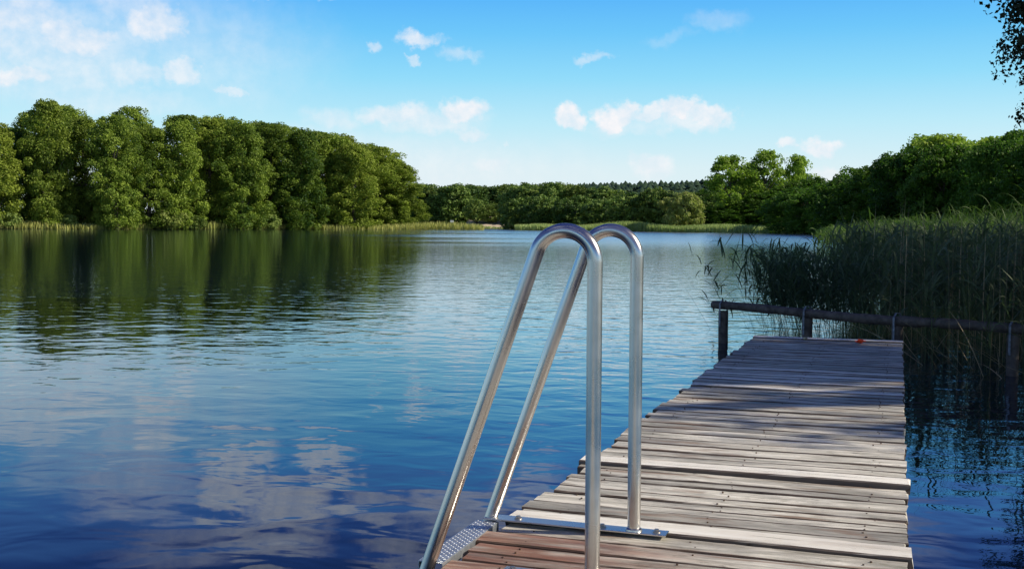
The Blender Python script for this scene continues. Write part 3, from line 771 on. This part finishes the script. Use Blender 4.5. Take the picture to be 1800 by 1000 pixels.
# red flower and pale flower dropped on the deck
def blossom(name, u_, v_, r, mat, label, seed, n=7):
    rs = random.Random(seed); root = empty(name, dock.matrix_basis @ Vector((v_, u_, .006)) if False else O + Matrix.Rotation(-ANG, 3, 'Z') @ Vector((v_, u_, .006)), seed)
    tag(root, label, 'flower')
    for k in range(n):
        a = k / n * 6.28 + rs.uniform(-.2, .2); m = MB(); V_ = []; 
        lift = rs.uniform(.3, 1.1); L = r * rs.uniform(.8, 1.1); w_ = r * .42
        for s_ in range(5):
            f_ = s_ / 4; ww = w_ * math.sin(.3 + f_ * 2.5); rr_ = L * f_ * math.cos(lift * .6); zz = L * (f_ * math.sin(lift) * .7 + .1 * math.sin(f_ * 7 + k))
            for sd_ in (-1, 0, 1):
                V_.append((math.cos(a) * rr_ - math.sin(a) * ww * sd_, math.sin(a) * rr_ + math.cos(a) * ww * sd_, max(.001, zz + abs(sd_) * .25 * ww)))
        m.add(V_, [(s_ * 3 + i_, s_ * 3 + i_ + 1, s_ * 3 + i_ + 4, s_ * 3 + i_ + 3) for s_ in range(4) for i_ in range(2)])
        m.build('petal', M[mat], root, True)
    m = MB(); m.tube([(0, 0, .001), (r * .1, r * .05, r * .35)], [r * .14, r * .2], 8); m.build('flower_centre', M['bark' if mat == 'red' else 'cream'], root, True)
blossom('red_flower', 6.32, .93, .052, 'red', 'bright red flower head lying near the far end of the dock', 3, 9)
blossom('pale_flower', 6.5, .46, .03, 'cream', 'small cream flower lying on the far edge of the dock', 5, 6)

# ------------------------------------------------------------------ boarding ladder with hoop handrails
Rt = Matrix.Rotation(-ANG, 4, 'Z')
UL = [-.585, -.068]
lad = empty('swim_ladder', O, -ANG); tag(lad, 'stainless steel swim ladder with two hooped handrails bolted to the dock', 'ladder')
V0, RC, TR = .435, .0865, .0212
sl_ = math.atan(.356); ztop = .984; zc = ztop - RC
def hoop(uu):
    pts = [(V0, uu, z) for z in np.linspace(.012, zc, 12)]
    a_end = math.pi - sl_
    for k in range(1, 33):
        a = a_end * k / 32; pts.append((V0 - RC + RC * math.cos(a), uu, zc + RC * math.sin(a)))
    lx, _, lz = pts[-1]
    dz = np.linspace(0, lz + 1.05, 14)[1:]
    for d_ in dz: pts.append((lx - d_ * .356, uu, lz - d_))
    m = MB(); m.tube(pts, TR, 32); return m
for uu in UL:
    h_ = hoop(uu).build('handrail', M['steel'], lad, True)
    m = MB(); m.box((.235 if uu > -.3 else .3575, uu, .014 if uu > -.3 else .010), (.62 if uu > -.3 else .375, .062, .006), bev=.0015)
    pl = m.build('mounting_plate', M['steel'], lad)
    for vb in ((.04, .33, .51) if uu > -.3 else (.20, .33, .51)):
        m = MB(); zb = .017 if uu > -.3 else .013
        m.tube([(vb, uu, zb), (vb, uu, zb + .003)], .013, 16); m.tube([(vb, uu, zb + .003), (vb, uu, zb + .010)], .008, 6); m.build('bolt', M['bolt'], pl)
    m = MB(); m.tube([(V0, uu, .016), (V0, uu, .022), (V0, uu, .026)], [.0275, .0265, .0215], 24); m.build('weld_collar', M['steel'], lad, True)
# treads: the top one level with the deck edge, others under water
def tread(zz, vc):
    m = MB(); u0, u1 = UL[0] + .012, UL[1] - .02; um = (u0 + u1) / 2
    m.box((vc, um, zz), (.078, u1 - u0, .004), bev=.001)
    m.box((vc + .0375, um, zz - .015), (.003, u1 - u0, .026)); m.box((vc - .0375, um, zz - .015), (.003, u1 - u0, .026))
    nu = int((u1 - u0) / .0125)
    for a in range(nu):
        for b_ in range(6):
            uu = u0 + .01 + a * .0125; vv = vc - .031 + b_ * .0124
            s_ = 1 if (a + b_) % 2 else -1
            c_ = .0042; d2 = .0018
            pts = [(vv - c_, uu - c_ * s_ * .8, zz + .002), (vv + d2, uu - d2 * s_, zz + .002), (vv + c_, uu + c_ * s_ * .8, zz + .002), (vv - d2, uu + d2 * s_, zz + .002), (vv, uu, zz + .0045)]
            m.add(pts, [(0, 1, 4), (1, 2, 4), (2, 3, 4), (3, 0, 4)])
    o = m.build('tread', M['tread'], lad)
    return o
tread(.004, -.062)
for zz in (-.27, -.54, -.81): tread(zz, -.066 - .356 * (-zz))

# ------------------------------------------------------------------ log rail beyond the dock
A = Vector((2.42, 13.35, .44)); B = Vector((5.6, 9.35, .44))
rail = empty('log_railing', (A.x, A.y, 0)); tag(rail, 'low dark log rail on stubby posts crossing behind the dock end', 'railing')
dirv = (B - A).normalized(); Ltot = (B - A).length
def seg(a, b_, r0, r1, dz, seed):
    n_ = 22; pts = []; rs_ = []
    rn = random.Random(seed)
    for k in range(n_ + 1):
        f_ = k / n_; s_ = a + (b_ - a) * f_; p = dirv * s_
        pts.append((p.x + .008 * math.sin(s_ * 3 + seed), p.y, .44 + dz + .012 * math.sin(s_ * 1.7 + seed) ))
        rs_.append((r0 + (r1 - r0) * f_) * (1 + rn.uniform(-.06, .06)))
    m = MB(); m.tube(pts, rs_, 14, seed=seed, rough=.07); return m
seg(0, 2.75, .048, .052, .0, 1).build('rail', M['log'], rail, True)
seg(2.55, Ltot, .050, .048, -.004, 2).build('rail', M['log'], rail, True)
for k, px in enumerate((1273, 1421, 1580, 1785)):
    # where the rail crosses that direction
    kx = (px - 900) / F; s_ = (kx * A.y - A.x) / (dirv.x - kx * dirv.y); p = dirv * s_
    if k == 2: s_ += .02
    m = MB(); off = Vector((dirv.y, -dirv.x, 0)) * (.0)
    m.tube([(p.x, p.y, -1.0), (p.x + .006, p.y, -.2), (p.x, p.y + .004, .1), (p.x, p.y, .385)], [.062, .058, .056, .058], 14, seed=k, rough=.06)
    post = m.build('post', M['log'], rail, True)
    m = MB(); Q = []
    nr = Vector((dirv.y, -dirv.x, 0)).normalized()
    if nr.y > 0: nr = -nr
    # strap: over the log and down both sides of the post
    path = [(nr * .064, .20), (nr * .066, .40), (nr * .066, .47), (nr * .03, .512), (nr * -.03, .512), (nr * -.066, .47), (nr * -.064, .20)]
    hw = .011; V_ = []
    for (o_, z_) in path:
        for sd_ in (-1, 1):
            for ex in (1.0, 1.05):
                V_.append((p.x + o_.x * ex + dirv.x * hw * sd_, p.y + o_.y * ex + dirv.y * hw * sd_, z_ * (1 if ex == 1 else 1.004)))
    Fc = []
    for s2 in range(len(path) - 1):
        a_ = s2 * 4; Fc += [(a_ + 1, a_ + 3, a_ + 7, a_ + 5), (a_, a_ + 4, a_ + 6, a_ + 2), (a_ + 3, a_ + 2, a_ + 6, a_ + 7), (a_, a_ + 1, a_ + 5, a_ + 4)]
    m.add(V_, Fc); m.build('strap', M['strap'], rail)

S.cycles.max_bounces = 8
S.cycles.transparent_max_bounces = 4
